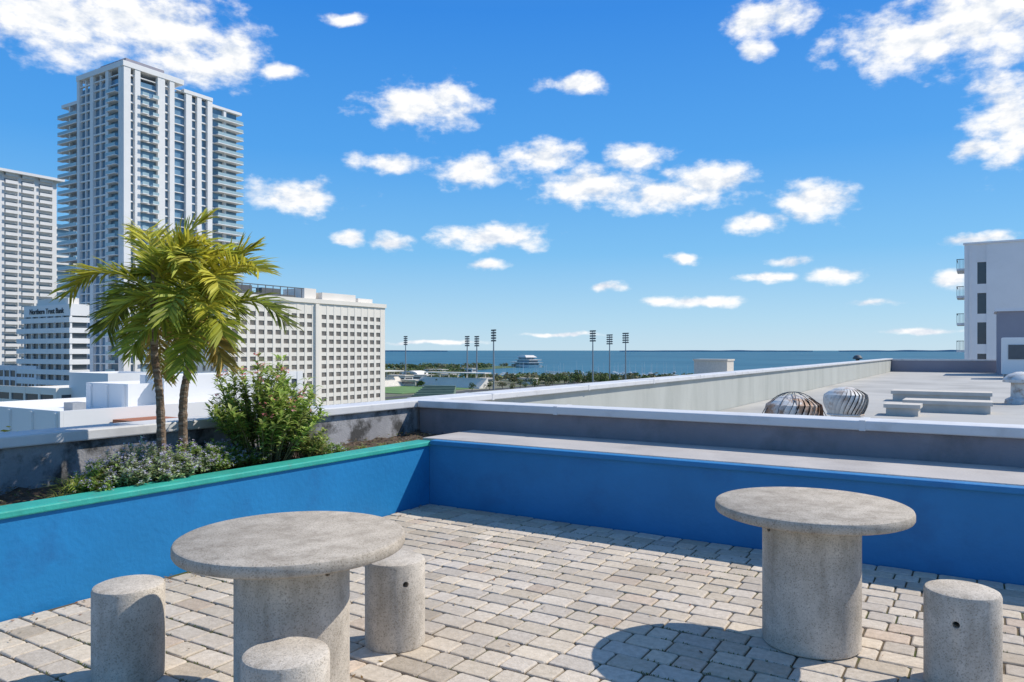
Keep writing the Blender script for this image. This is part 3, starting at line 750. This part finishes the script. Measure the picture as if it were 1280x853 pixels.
def curb(px, Y, wx, wy, h, label):
    x, y = WP(px, Y)
    bm = bmnew(); box(bm, x-wx/2, x+wx/2, y-wy/2, y+wy/2, 0, h*.7); box(bm, x-wx/2-.05, x+wx/2+.05, y-wy/2-.05, y+wy/2+.05, h*.68, h)
    mk('roof_hatch', bm, m_tan, (x,y,0), label=label, category='roof hatch', group='low roof hatches')
curb(1129, 18.6, .7, .7, .28, 'small square tan roof hatch')
curb(1184, 19.6, 1.9, .9, .30, 'long low tan roof hatch')
curb(1176, 23.4, 2.6, .9, .33, 'long pale roof hatch with flat lid')
bm = bmnew(); e_ = empty('stair_housing', (8,52,0), 'dark grey stair housing on the far roof', 'building')
box(bm, 5.6, 14, 51.6, 56, 0, 4.1); mk('wall', bm, m_greyb, (8,52,0), e_)
bm = bmnew(); box(bm, 5.45, 14.1, 51.45, 56.1, 4.102, 4.3); mk('roof', bm, m_lav, (8,52,4.1), e_)
x, y = WP(1276, 42)
e_ = empty('air_handler', (x,y,0), 'white rooftop air handling unit with dark grille', 'air conditioner')
bm = bmnew(); box(bm, x-.9, x+2, y-.7, y+1.2, .25, 2.3); bevel(bm, .03, 1); mk('casing', bm, m_white, (x,y,.25), e_)
bm = bmnew(); box(bm, x-.6, x+.4, y-.74, y-.705, 1.1, 1.9); mk('grille', bm, m_dsteel, (x,y-.7,1.1), e_)
for dx in (-.8, .6):
    bm = bmnew(); box(bm, x+dx, x+dx+.2, y-.5, y+1, 0, .245); mk('foot', bm, m_steel, (x+dx,y,0), e_)
x, y = WP(1276, 22.5)
e_ = empty('exhaust_vent', (x,y,0), 'white mushroom exhaust vent on the roof', 'roof vent')
bm = bmnew(); lathe(bm, [(.42,0),(.40,.12),(.26,.2),(.25,.62),(0,.63)], 32, (x,y,0)); mk('stack', bm, m_ventw, (x,y,0), e_, smooth=True)
bm = bmnew(); lathe(bm, [(.34,.63),(.46,.64),(.46,.72),(.34,.86),(.12,.95),(0,.96)], 32, (x,y,0)); mk('hood', bm, m_ventw, (x,y,.63), e_, smooth=True)
x, y = WP(1072, 50)
e_ = empty('mushroom_vent', (x,y,0), 'small dark domed vent on the far parapet', 'roof vent')
bm = bmnew(); lathe(bm, [(.12,0),(.12,1.0),(.3,1.02),(.3,1.1),(.18,1.25),(0,1.3)], 20, (x,y,0)); mk('hood', bm, m_dsteel, (x,y,0), e_, smooth=True)

# ---------------------------------------------------------------- planter vegetation
def vcol(f, lay, c):
    for lp in f.loops: lp[lay] = (c[0], c[1], c[2], 1)
def frond(bm, lay, base, az, el, ln, droop, ll, tone, rr):
    n_ = 48; p = Vector(base); pts = [p.copy()]; dirs = []
    h = Vector((math.cos(az), math.sin(az), 0)); side0 = Vector((-math.sin(az), math.cos(az), 0))
    tw = R.uniform(-.5,.5)
    for k in range(n_):
        t_ = k/n_; e = el-droop*(t_**1.5)
        d = h*math.cos(e)+Vector((0,0,1))*math.sin(e)+side0*.12*tw*t_
        d.normalize(); dirs.append(d); p = p+d*ln/n_; pts.append(p.copy())
    for k in range(0, n_-2, 2):
        w0 = .009*(1-k/n_)+.002
        a, b_ = pts[k], pts[k+2]; up = side0.cross(dirs[k])
        f = bm.faces.new([bm.verts.new(a-side0*w0), bm.verts.new(a+side0*w0), bm.verts.new(b_+side0*w0*.92), bm.verts.new(b_-side0*w0*.92)]); vcol(f, lay, (.60,.55,.11))
        f = bm.faces.new([bm.verts.new(a-up*w0), bm.verts.new(a+up*w0), bm.verts.new(b_+up*w0*.92), bm.verts.new(b_-up*w0*.92)]); vcol(f, lay, (.48,.45,.10))
    for k in range(7, n_):
        t_ = k/n_; d = dirs[k]; up = side0.cross(d).normalized()
        if up.z < 0: up = -up
        prof = max(.38, math.sin(math.pi*(.14+.70*t_))**.7)
        for sg in (-1, 1):
          for rep in range(2 if R.random() < .45 else 1):
            L_ = ll*prof*R.uniform(.75,1.2)
            fw = .55+1.1*t_+R.uniform(-.2,.2)
            lift = R.choice([-.15,.2,.6])+R.uniform(-.12,.12)
            v0 = (side0*sg+d*fw+up*lift).normalized()
            v1 = (v0+Vector((0,0,-.03-R.uniform(0,.14)))).normalized(); v2 = (v1+Vector((0,0,-.1-R.uniform(0,.25)))).normalized()
            a = pts[k]+d*R.uniform(0,ln/n_); b_ = a+v0*L_*.4; c = b_+v1*L_*.35; e_ = c+v2*L_*.27
            wv = (d-v0*d.dot(v0)).normalized()*.0085
            wv = (wv+Vector((0,0,R.uniform(-.006,.006))))
            g = R.uniform(.55,1.3); y_ = R.random()
            col = (tone[0]*g*(1+.3*y_*rr), tone[1]*g*(1+.05*y_*rr), tone[2]*g)
            va, vb = bm.verts.new(a-wv*.6), bm.verts.new(a+wv*.6); vc, vd = bm.verts.new(b_+wv), bm.verts.new(b_-wv)
            ve, vf = bm.verts.new(c+wv*.75), bm.verts.new(c-wv*.75); vg = bm.verts.new(e_)
            vcol(bm.faces.new((va,vb,vc,vd)), lay, col); vcol(bm.faces.new((vd,vc,ve,vf)), lay, col); vcol(bm.faces.new((vf,ve,vg)), lay, col)
def palm(label, base, path, rads, crown, fronds):
    e_ = empty('palm_tree', base, label, 'palm tree', 'young palms in the planter')
    bm = bmnew(); pts = []; rad = []
    n_ = 60
    P = [Vector(q) for q in path]
    for k in range(n_+1):
        t_ = k/n_*(len(P)-1); i = min(int(t_), len(P)-2); u = t_-i
        p0 = P[max(i-1,0)]; p1 = P[i]; p2 = P[i+1]; p3 = P[min(i+2,len(P)-1)]
        q = .5*((2*p1)+(-p0+p2)*u+(2*p0-5*p1+4*p2-p3)*u*u+(-p0+3*p1-3*p2+p3)*u**3)
        pts.append(q); r_ = rads[i]*(1-u)+rads[i+1]*u; rad.append(r_*(1+.09*(k%2))+R.uniform(-.002,.002))
    tube(bm, pts, rad, 12); mk('trunk', bm, m_bark, base, e_)
    bm = bmnew(); lay = bm.loops.layers.float_color.new('tone')
    cb = Vector(crown)
    for k in range(30):
        a = R.uniform(0,6.28); z = R.uniform(-.32,.10); d = Vector((math.cos(a),math.sin(a),0))
        p = cb+Vector((0,0,z))+d*.024; q = p+d*R.uniform(.02,.06)+Vector((0,0,R.uniform(.08,.22))); s = Vector((-d.y,d.x,0))*.015
        vcol(bm.faces.new([bm.verts.new(p-s), bm.verts.new(p+s), bm.verts.new(q+s*.3), bm.verts.new(q-s*.3)]), lay, R.choice([(.40,.34,.10),(.25,.17,.07),(.48,.44,.09)]))
    for (az, el, ln, dr, ll, tone) in fronds:
        frond(bm, lay, cb+Vector((math.cos(az)*.03, math.sin(az)*.03, R.uniform(-.08,.06))), az, el, ln*1.05, dr-.12, ll, tone, .6)
    mk('crown', bm, m_palm, crown, e_, fix=False)
G1 = (.36,.42,.05); G2 = (.50,.50,.06); G3 = (.20,.26,.045); G4 = (.52,.40,.10)
def WZ(px, py, Y):
    return (*WP(px, Y), 1.6+(438-py)*Y/940)
RA = -.5617
def A(deg): return RA+math.radians(deg)   # 0 = to the right, 90 = away, 180 = left, -90 = towards us
Yp = 5.9
b1 = WZ(203, 565, Yp); c1 = WZ(194, 360, Yp)
palm('young yellow-green palm with leaning trunk in the planter', (b1[0],b1[1],.57), [(b1[0],b1[1],.5), WZ(200,500,Yp), WZ(193,440,Yp), c1], [.037,.028,.026,.028], c1,
  [(A(178),.85,.92,1.8,.27,G1),(A(155),1.1,.95,1.7,.27,G2),(A(100),1.35,.66,.9,.26,G2),(A(40),1.2,.66,1.6,.26,G2),(A(200),.40,.85,1.5,.28,G1),(A(-120),.6,.72,1.7,.27,G2),
   (A(165),.0,.80,1.2,.28,G3),(A(-150),.1,.72,1.4,.27,G3),(A(15),.85,.62,1.8,.25,G1),(A(120),.35,.75,1.4,.26,G3),(A(70),.9,.68,1.7,.26,G1),(A(188),1.25,.82,1.7,.26,G2),(A(192),-.45,.78,.7,.25,G1),(A(176),-.75,.80,.5,.23,G4),(A(175),.55,.55,1.2,.24,G1),(A(150),-.6,.6,.6,.22,G3),(A(182),.2,.85,1.1,.27,G2)])
Yq = 6.05
b2 = WZ(230, 560, Yq); c2 = WZ(252, 385, Yq)
palm('young yellow-green palm with slightly curved trunk in the planter', (b2[0],b2[1],.57), [(b2[0],b2[1],.5), WZ(229,505,Yq), WZ(238,450,Yq), c2], [.039,.031,.027,.028], c2,
  [(A(5),.75,.82,1.8,.28,G2),(A(-20),.40,.80,1.5,.28,G1),(A(30),1.0,.78,1.7,.27,G2),(A(80),1.25,.58,1.0,.26,G2),(A(-70),.6,.66,1.8,.27,G2),(A(-110),.95,.56,1.5,.27,G1),
   (A(165),1.0,.52,1.5,.25,G2),(A(-160),.2,.58,1.3,.26,G3),(A(-45),-.05,.70,1.0,.27,G1),(A(10),-.05,.72,1.0,.28,G1),(A(50),.35,.72,1.4,.27,G3),(A(120),1.1,.56,1.3,.26,G2),(A(-10),1.2,.72,1.9,.27,G2),(A(-90),-.25,.55,.8,.24,G1),(A(180),-.15,.5,1.0,.22,G3),(A(0),.3,.74,1.0,.27,G2),(A(-15),-.45,.74,.6,.25,G1),(A(20),-.75,.55,.4,.22,G4)])

def leaf(bm, lay, p, d, up, ln, wd, col):
    s = d.cross(up); 
    if s.length < 1e-3: s = d.orthogonal()
    s.normalize(); nn = s.cross(d)
    a = bm.verts.new(p); m1 = bm.verts.new(p+d*ln*.45+s*wd+nn*wd*.3); m2 = bm.verts.new(p+d*ln*.45-s*wd+nn*wd*.3); md = bm.verts.new(p+d*ln*.5); t_ = bm.verts.new(p+d*ln-Vector((0,0,ln*.15)))
    vcol(bm.faces.new((a,m1,t_,md)), lay, col); vcol(bm.faces.new((a,md,t_,m2)), lay, col)
def shrub(name, label, cat, base, rad, h, stems, leaves, ln, wd, cols, flower=None, nf=0, group=None, spread=1., fs=.02, lo=.2):
    e_ = empty(name, base, label, cat, group); B = Vector(base)
    bs = bmnew(); bm = bmnew(); lay = bm.loops.layers.float_color.new('tone'); fl = bmnew(); fl_l = fl.loops.layers.float_color.new('tone')
    for s in range(stems):
        a = R.uniform(0,6.28); q = math.sqrt(R.random())*spread; hh = h*(1-.45*q*q)*R.uniform(.68,1.1)
        tip = B+Vector((math.cos(a)*rad*q, math.sin(a)*rad*q, hh)); st_ = B+Vector((math.cos(a)*rad*q*.35, math.sin(a)*rad*q*.35, 0))
        mid = st_.lerp(tip,.5)+Vector((R.uniform(-.03,.03), R.uniform(-.03,.03), h*.06))
        pts = [st_, mid, tip]; tube(bs, pts, [.006*h+.002,.004*h+.0015,.001], 4, cap=False)
        dn = R.uniform(.7,1.25)
        for k in range(leaves):
            t_ = R.uniform(lo,1)**.8
            p = st_.lerp(mid, t_*2) if t_ < .5 else mid.lerp(tip, t_*2-1)
            b_ = R.uniform(0,6.28); d = Vector((math.cos(b_), math.sin(b_), R.uniform(-.1,1.1))).normalized()
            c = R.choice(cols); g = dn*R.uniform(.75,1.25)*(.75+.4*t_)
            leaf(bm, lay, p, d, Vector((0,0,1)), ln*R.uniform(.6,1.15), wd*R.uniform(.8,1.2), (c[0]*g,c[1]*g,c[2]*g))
        if flower and R.random() < nf:
            for k in range(7):
                p = tip+Vector((R.uniform(-1,1),R.uniform(-1,1),R.uniform(-.3,1)))*fs*1.2
                d = Vector((R.uniform(-1,1),R.uniform(-1,1),R.uniform(0,1))).normalized(); c = R.choice(flower)
                leaf(fl, fl_l, p, d, Vector((0,0,1)), fs, fs*.45, c)
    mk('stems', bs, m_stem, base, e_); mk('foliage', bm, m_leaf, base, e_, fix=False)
    if len(fl.faces): mk('flowers', fl, m_leaf, base, e_, fix=False)
    else: fl.free()
x, y, z = WZ(330, 560, 6.72)
shrub('oleander_bush', 'leafy green oleander bush with few pink flowers in planter', 'bush', (x,y,.57), .54, .93, 120, 54, .105, .0145,
      [(.31,.43,.085),(.39,.49,.115),(.47,.52,.17),(.22,.33,.065)], [(.95,.30,.34),(.95,.42,.42)], .26, spread=1, fs=.030)
x, y, z = WZ(380, 560, 6.95)
shrub('green_shrub', 'small upright green shrub at planter end', 'bush', (x,y,.57), .28, .36, 44, 30, .07, .010, [(.32,.38,.09),(.36,.38,.10),(.22,.28,.07)])
greys = [(.36,.42,.25),(.42,.46,.31),(.26,.34,.16),(.36,.44,.16)]
grn = [(.28,.40,.09),(.34,.45,.11),(.22,.32,.07)]
fls = [(.54,.46,.72),(.64,.58,.78),(.78,.74,.82)]
for k, (px, Y, r_, h) in enumerate(((150,5.45,.26,.32),(178,5.6,.24,.34),(205,5.72,.24,.31),(228,5.95,.24,.29),(252,6.1,.24,.28),(272,6.3,.22,.27),(292,6.5,.2,.22),(166,5.3,.2,.25),(340,6.8,.2,.15),(130,5.35,.2,.25),(190,5.5,.2,.25),(218,5.7,.2,.24),(244,5.95,.2,.23),(262,6.1,.2,.24),(284,6.35,.2,.22),(310,6.5,.2,.2),(412,7.2,.18,.14),(120,5.2,.18,.18))):
    x, y, z = WZ(px, 560, Y)
    x = min(-.26, max(-.8, x))
    shrub('flowering_shrub', 'low grey-green shrub with tiny purple flowers', 'shrub', (x,y,.57), r_, h, 90, 24, .036, .009, grn if k in (3,4,5,6,9,13,14,15,16,17) else greys, fls, .6, 'low flowering shrubs in the planter', 1, .013, .1)
def tuft(px, Y, r_, h, n_, cols, label):
    x, y, z = WZ(px, 560, Y); x = min(-.25, max(-.9, x)); bm = bmnew(); lay = bm.loops.layers.float_color.new('tone')
    for _ in range(n_):
        a = R.uniform(0,6.28); q = R.random(); p = Vector((x+math.cos(a)*r_*.3*q, y+math.sin(a)*r_*.3*q, .57)); d = Vector((math.cos(a)*q*r_, math.sin(a)*q*r_, 0)); hh = h*R.uniform(.6,1.1); s = Vector((-math.sin(a), math.cos(a), 0))*.004
        m_ = p+d*.4+Vector((0,0,hh*.75)); t_ = p+d*1.1+Vector((0,0,hh*R.uniform(.6,1)))
        c = R.choice(cols); g = R.uniform(.8,1.6); c = (c[0]*g,c[1]*g,c[2]*g)
        va, vb, vc, vd, ve = bm.verts.new(p-s), bm.verts.new(p+s), bm.verts.new(m_+s), bm.verts.new(m_-s), bm.verts.new(t_)
        vcol(bm.faces.new((va,vb,vc,vd)), lay, c); vcol(bm.faces.new((vd,vc,ve)), lay, c)
    mk('grass_tuft', bm, m_leaf, (x,y,.57), fix=False, label=label, category='grass', group='grass tufts in the planter')
tuft(98, 5.15, .20, .20, 240, [(.32,.36,.06),(.22,.28,.05),(.4,.36,.12)], 'yellow-green spiky grass tuft in the planter')
tuft(114, 5.25, .16, .17, 150, [(.32,.36,.06),(.22,.28,.05)], 'yellow-green spiky grass tuft in the planter')
tuft(385, 7.0, .18, .27, 170, [(.40,.34,.16),(.26,.31,.08)], 'dry grass tuft beside the bush')
tuft(400, 7.1, .14, .18, 110, [(.40,.34,.16),(.26,.31,.08)], 'dry grass tuft beside the bush')
tuft(78, 5.0, .12, .10, 90, [(.22,.24,.06),(.32,.28,.12)], 'low dry grass tuft at soil edge')
for px_, Y_ in ((430,7.4),(455,7.55),(480,7.75),(510,7.9)):
    tuft(px_, Y_, .15, .09, 70, [(.18,.24,.05),(.28,.25,.10)], 'sparse weeds at the planter corner')
bm = bmnew(); lay = bm.loops.layers.float_color.new('tone')
for _ in range(2600):
    x, y = R.uniform(-1.0,-.2), R.uniform(-5.2,.95)
    s = R.uniform(.008,.03); a = R.uniform(0,6.28); u = Vector((math.cos(a), math.sin(a), R.uniform(-.4,.4)))*s; v = Vector((-math.sin(a), math.cos(a), R.uniform(-.5,.5)))*s*.35
    p = Vector((x,y,.60+R.uniform(-.01,.025))); c = R.choice([(.14,.10,.06),(.24,.17,.11),(.09,.07,.045),(.34,.28,.19),(.14,.17,.05)])
    vcol(bm.faces.new([bm.verts.new(p-u), bm.verts.new(p+v), bm.verts.new(p+u), bm.verts.new(p-v)]), lay, c)
mk('mulch', bm, m_leaf, (-.6,-2.5,.57), fix=False, kind='stuff', label='brown leaf mulch covering the planter soil', category='mulch')
x, y = WP(10, 40); 
e_ = empty('broadleaf_tree', (x,y,GZ), 'tall yellow-green treetop just beyond the parapet', 'tree')
bm = bmnew(); tube(bm, [(x,y,GZ),(x,y,-14),(x+.5,y,-5)], [.5,.35,.12], 8); mk('trunk', bm, m_bark, (x,y,GZ), e_)
bm = bmnew(); lay = bm.loops.layers.float_color.new('tone'); blob_tree(bm, lay, x, y, -12, 1.6, 9.9, 1600, .16, (.22,.26,.05)); mk('crown', bm, m_ftree, (x,y,-12), e_, fix=False)

# ---------------------------------------------------------------- camera, sun, sky
cam = bpy.data.cameras.new('camera'); co = bpy.data.objects.new('camera', cam); COL.objects.link(co)
cx, cy = W(0,0); co.location = (cx, cy, 1.6); co.rotation_euler = (math.pi/2, 0, math.atan2(SU, CU))
cam.sensor_width = 36; cam.lens = 36*940/1280; cam.shift_y = 11.5/1280; cam.clip_end = 200000; cam.clip_start = .05
scene.camera = co
S = Vector((.476, .577, .74)).normalized()
sl = bpy.data.lights.new('sun', 'SUN'); sl.energy = 4.8; sl.angle = math.radians(.5); sl.color = (1, .94, .85)
so = bpy.data.objects.new('sun', sl); COL.objects.link(so); so.rotation_euler = S.to_track_quat('Z','Y').to_euler(); so.location = (0,0,50)
wd = bpy.data.worlds.new('World'); scene.world = wd; wd.use_nodes = True
nt = wd.node_tree; N = nt.nodes.new; L = nt.links.new
bg = nt.nodes['Background']
sky = N('ShaderNodeTexSky'); sky.sky_type = 'NISHITA'; sky.sun_disc = False
sky.sun_elevation = math.asin(S.z); sky.sun_rotation = math.atan2(S.x, S.y); sky.air_density = 1.0; sky.dust_density = .3; sky.ozone_density = 2.0; sky.altitude = 30
tc = N('ShaderNodeTexCoord')
def math_(op, a, b=None, c=None):
    n = N('ShaderNodeMath'); n.operation = op
    for i, v in enumerate((a, b, c)):
        if v is None: continue
        if isinstance(v, (int, float)): n.inputs[i].default_value = v
        else: L(v, n.inputs[i])
    return n.outputs[0]
def vm(op, a, b=None):
    n = N('ShaderNodeVectorMath'); n.operation = op
    for i, v in enumerate((a, b)):
        if v is None: continue
        if isinstance(v, tuple): n.inputs[i].default_value = v
        else: L(v, n.inputs[i])
    return n
D = tc.outputs['Generated']
# azimuth measured from the heading of the bay
dr = vm('DOT_PRODUCT', D, (CU, SU, 0)).outputs['Value']
df = vm('DOT_PRODUCT', D, (-SU, CU, 0)).outputs['Value']
sep = N('ShaderNodeSeparateXYZ'); L(D, sep.inputs[0])
az = math_('ARCTAN2', dr, df); el = math_('ARCSINE', sep.outputs['Z'])
rp = N('ShaderNodeValToRGB'); L(math_('DIVIDE', math_('MAXIMUM', el, 0.0), 1.5708), rp.inputs['Fac'])
stops = [(0,(5.5,7.5,8.9)),(.025,(4.3,7.0,9.1)),(.08,(2.0,5.4,9.2)),(.16,(.8,3.8,8.9)),(.27,(.32,2.6,8.1)),(.40,(.7,2.6,6.8)),(1,(2.4,3.3,5.2))]
while len(rp.color_ramp.elements) < len(stops): rp.color_ramp.elements.new(.5)
for e_, (p_, c_) in zip(rp.color_ramp.elements, stops): e_.position = p_; e_.color = tuple(v/10 for v in c_)+(1,)
clr = vm('SCALE', rp.outputs['Color']); clr.inputs['Scale'].default_value = 10
sk = N('ShaderNodeMix'); sk.data_type = 'RGBA'; sk.inputs['Factor'].default_value = .90; L(sky.outputs[0], sk.inputs['A']); L(clr.outputs[0], sk.inputs['B'])
cmb = N('ShaderNodeCombineXYZ'); L(az, cmb.inputs[0]); L(el, cmb.inputs[1]); AE = cmb.outputs[0]
nw = N('ShaderNodeTexNoise'); nw.inputs['Scale'].default_value = 18; nw.inputs['Detail'].default_value = 3; L(AE, nw.inputs['Vector'])
wv = vm('MULTIPLY', vm('SUBTRACT', nw.outputs['Color'], (.5,.5,.5)).outputs[0], (.045,.018,0)).outputs[0]
AW = vm('ADD', AE, wv).outputs[0]
clouds = [(60,20,124,56),(190,30,120,48),(285,72,54,36),(230,80,62,28),(525,135,74,27),(555,122,38,24),(483,204,48,14),(368,244,70,21),(490,303,28,11),(592,212,48,21),(680,196,54,21),
 (735,232,68,25),(798,196,40,20),(828,245,86,20),(885,228,54,25),(617,296,76,18),(722,105,48,13),(1015,252,50,25),(950,278,42,13),(868,378,74,7),(960,346,40,6),(1042,343,40,10),(1088,378,44,6),(985,326,26,7),
 (855,323,18,7),(608,332,26,7),(758,359,22,6),(1140,50,104,42),(1230,25,116,62),(960,25,56,26),(945,62,24,15),(1258,150,50,60),(1225,185,30,17),(1215,300,50,8),(1195,350,30,11),(437,298,20,9),(540,428,60,3),(700,418,50,3),(1150,415,50,4),(350,90,22,10),(430,25,28,9)]
acc = None
for (px, py, hw, hh) in clouds:
    dx = px-640; a0 = math.atan(dx/940); rho = math.sqrt(940*940+dx*dx); e0 = math.atan((438-py)/rho)
    ra = hw/940*math.cos(a0)**2*1.08; re = hh/rho*1.15*math.cos(e0)**2
    q = vm('MULTIPLY', vm('SUBTRACT', AW, (a0, e0, 0)).outputs[0], (1/ra, 1/re, 0)).outputs[0]
    v = vm('LENGTH', q).outputs['Value']
    acc = v if acc is None else math_('MINIMUM', acc, v)
acc = math_('MAXIMUM', math_('SUBTRACT', 1.0, acc), -1.0)
def fbm(vec, sc, det=7, ro=.58):
    mp = N('ShaderNodeMapping'); mp.inputs['Scale'].default_value = (1, 1.7, 1); L(vec, mp.inputs['Vector'])
    n = N('ShaderNodeTexNoise'); n.inputs['Scale'].default_value = sc; n.inputs['Detail'].default_value = det; n.inputs['Roughness'].default_value = ro; L(mp.outputs[0], n.inputs['Vector']); return n.outputs['Fac']
f1 = fbm(AE, 25, 8)
d1 = math_('ADD', acc, math_('MULTIPLY', math_('SUBTRACT', f1, .5), 2.2))
mr = N('ShaderNodeMapRange'); mr.interpolation_type = 'SMOOTHSTEP'; mr.inputs['From Min'].default_value = -.12; mr.inputs['From Max'].default_value = .74; L(d1, mr.inputs['Value'])
f2 = fbm(vm('ADD', AE, (.007,.012,0)).outputs[0], 25, 4)
lit = math_('ADD', .82, math_('MULTIPLY', math_('SUBTRACT', f1, f2), 3.0))
lit = math_('MINIMUM', math_('MAXIMUM', lit, .25), 1.0)
cc = N('ShaderNodeMix'); cc.data_type = 'RGBA'; L(lit, cc.inputs['Factor']); cc.inputs['A'].default_value = (6.0,6.9,8.3,1); cc.inputs['B'].default_value = (10.4,10.4,10.4,1)
mx = N('ShaderNodeMix'); mx.data_type = 'RGBA'; L(mr.outputs[0], mx.inputs['Factor']); L(sk.outputs['Result'], mx.inputs['A']); L(cc.outputs['Result'], mx.inputs['B'])
L(mx.outputs['Result'], bg.inputs['Color']); bg.inputs['Strength'].default_value = .10
scene.view_settings.view_transform = 'Standard'; scene.view_settings.look = 'None'; scene.view_settings.exposure = 0
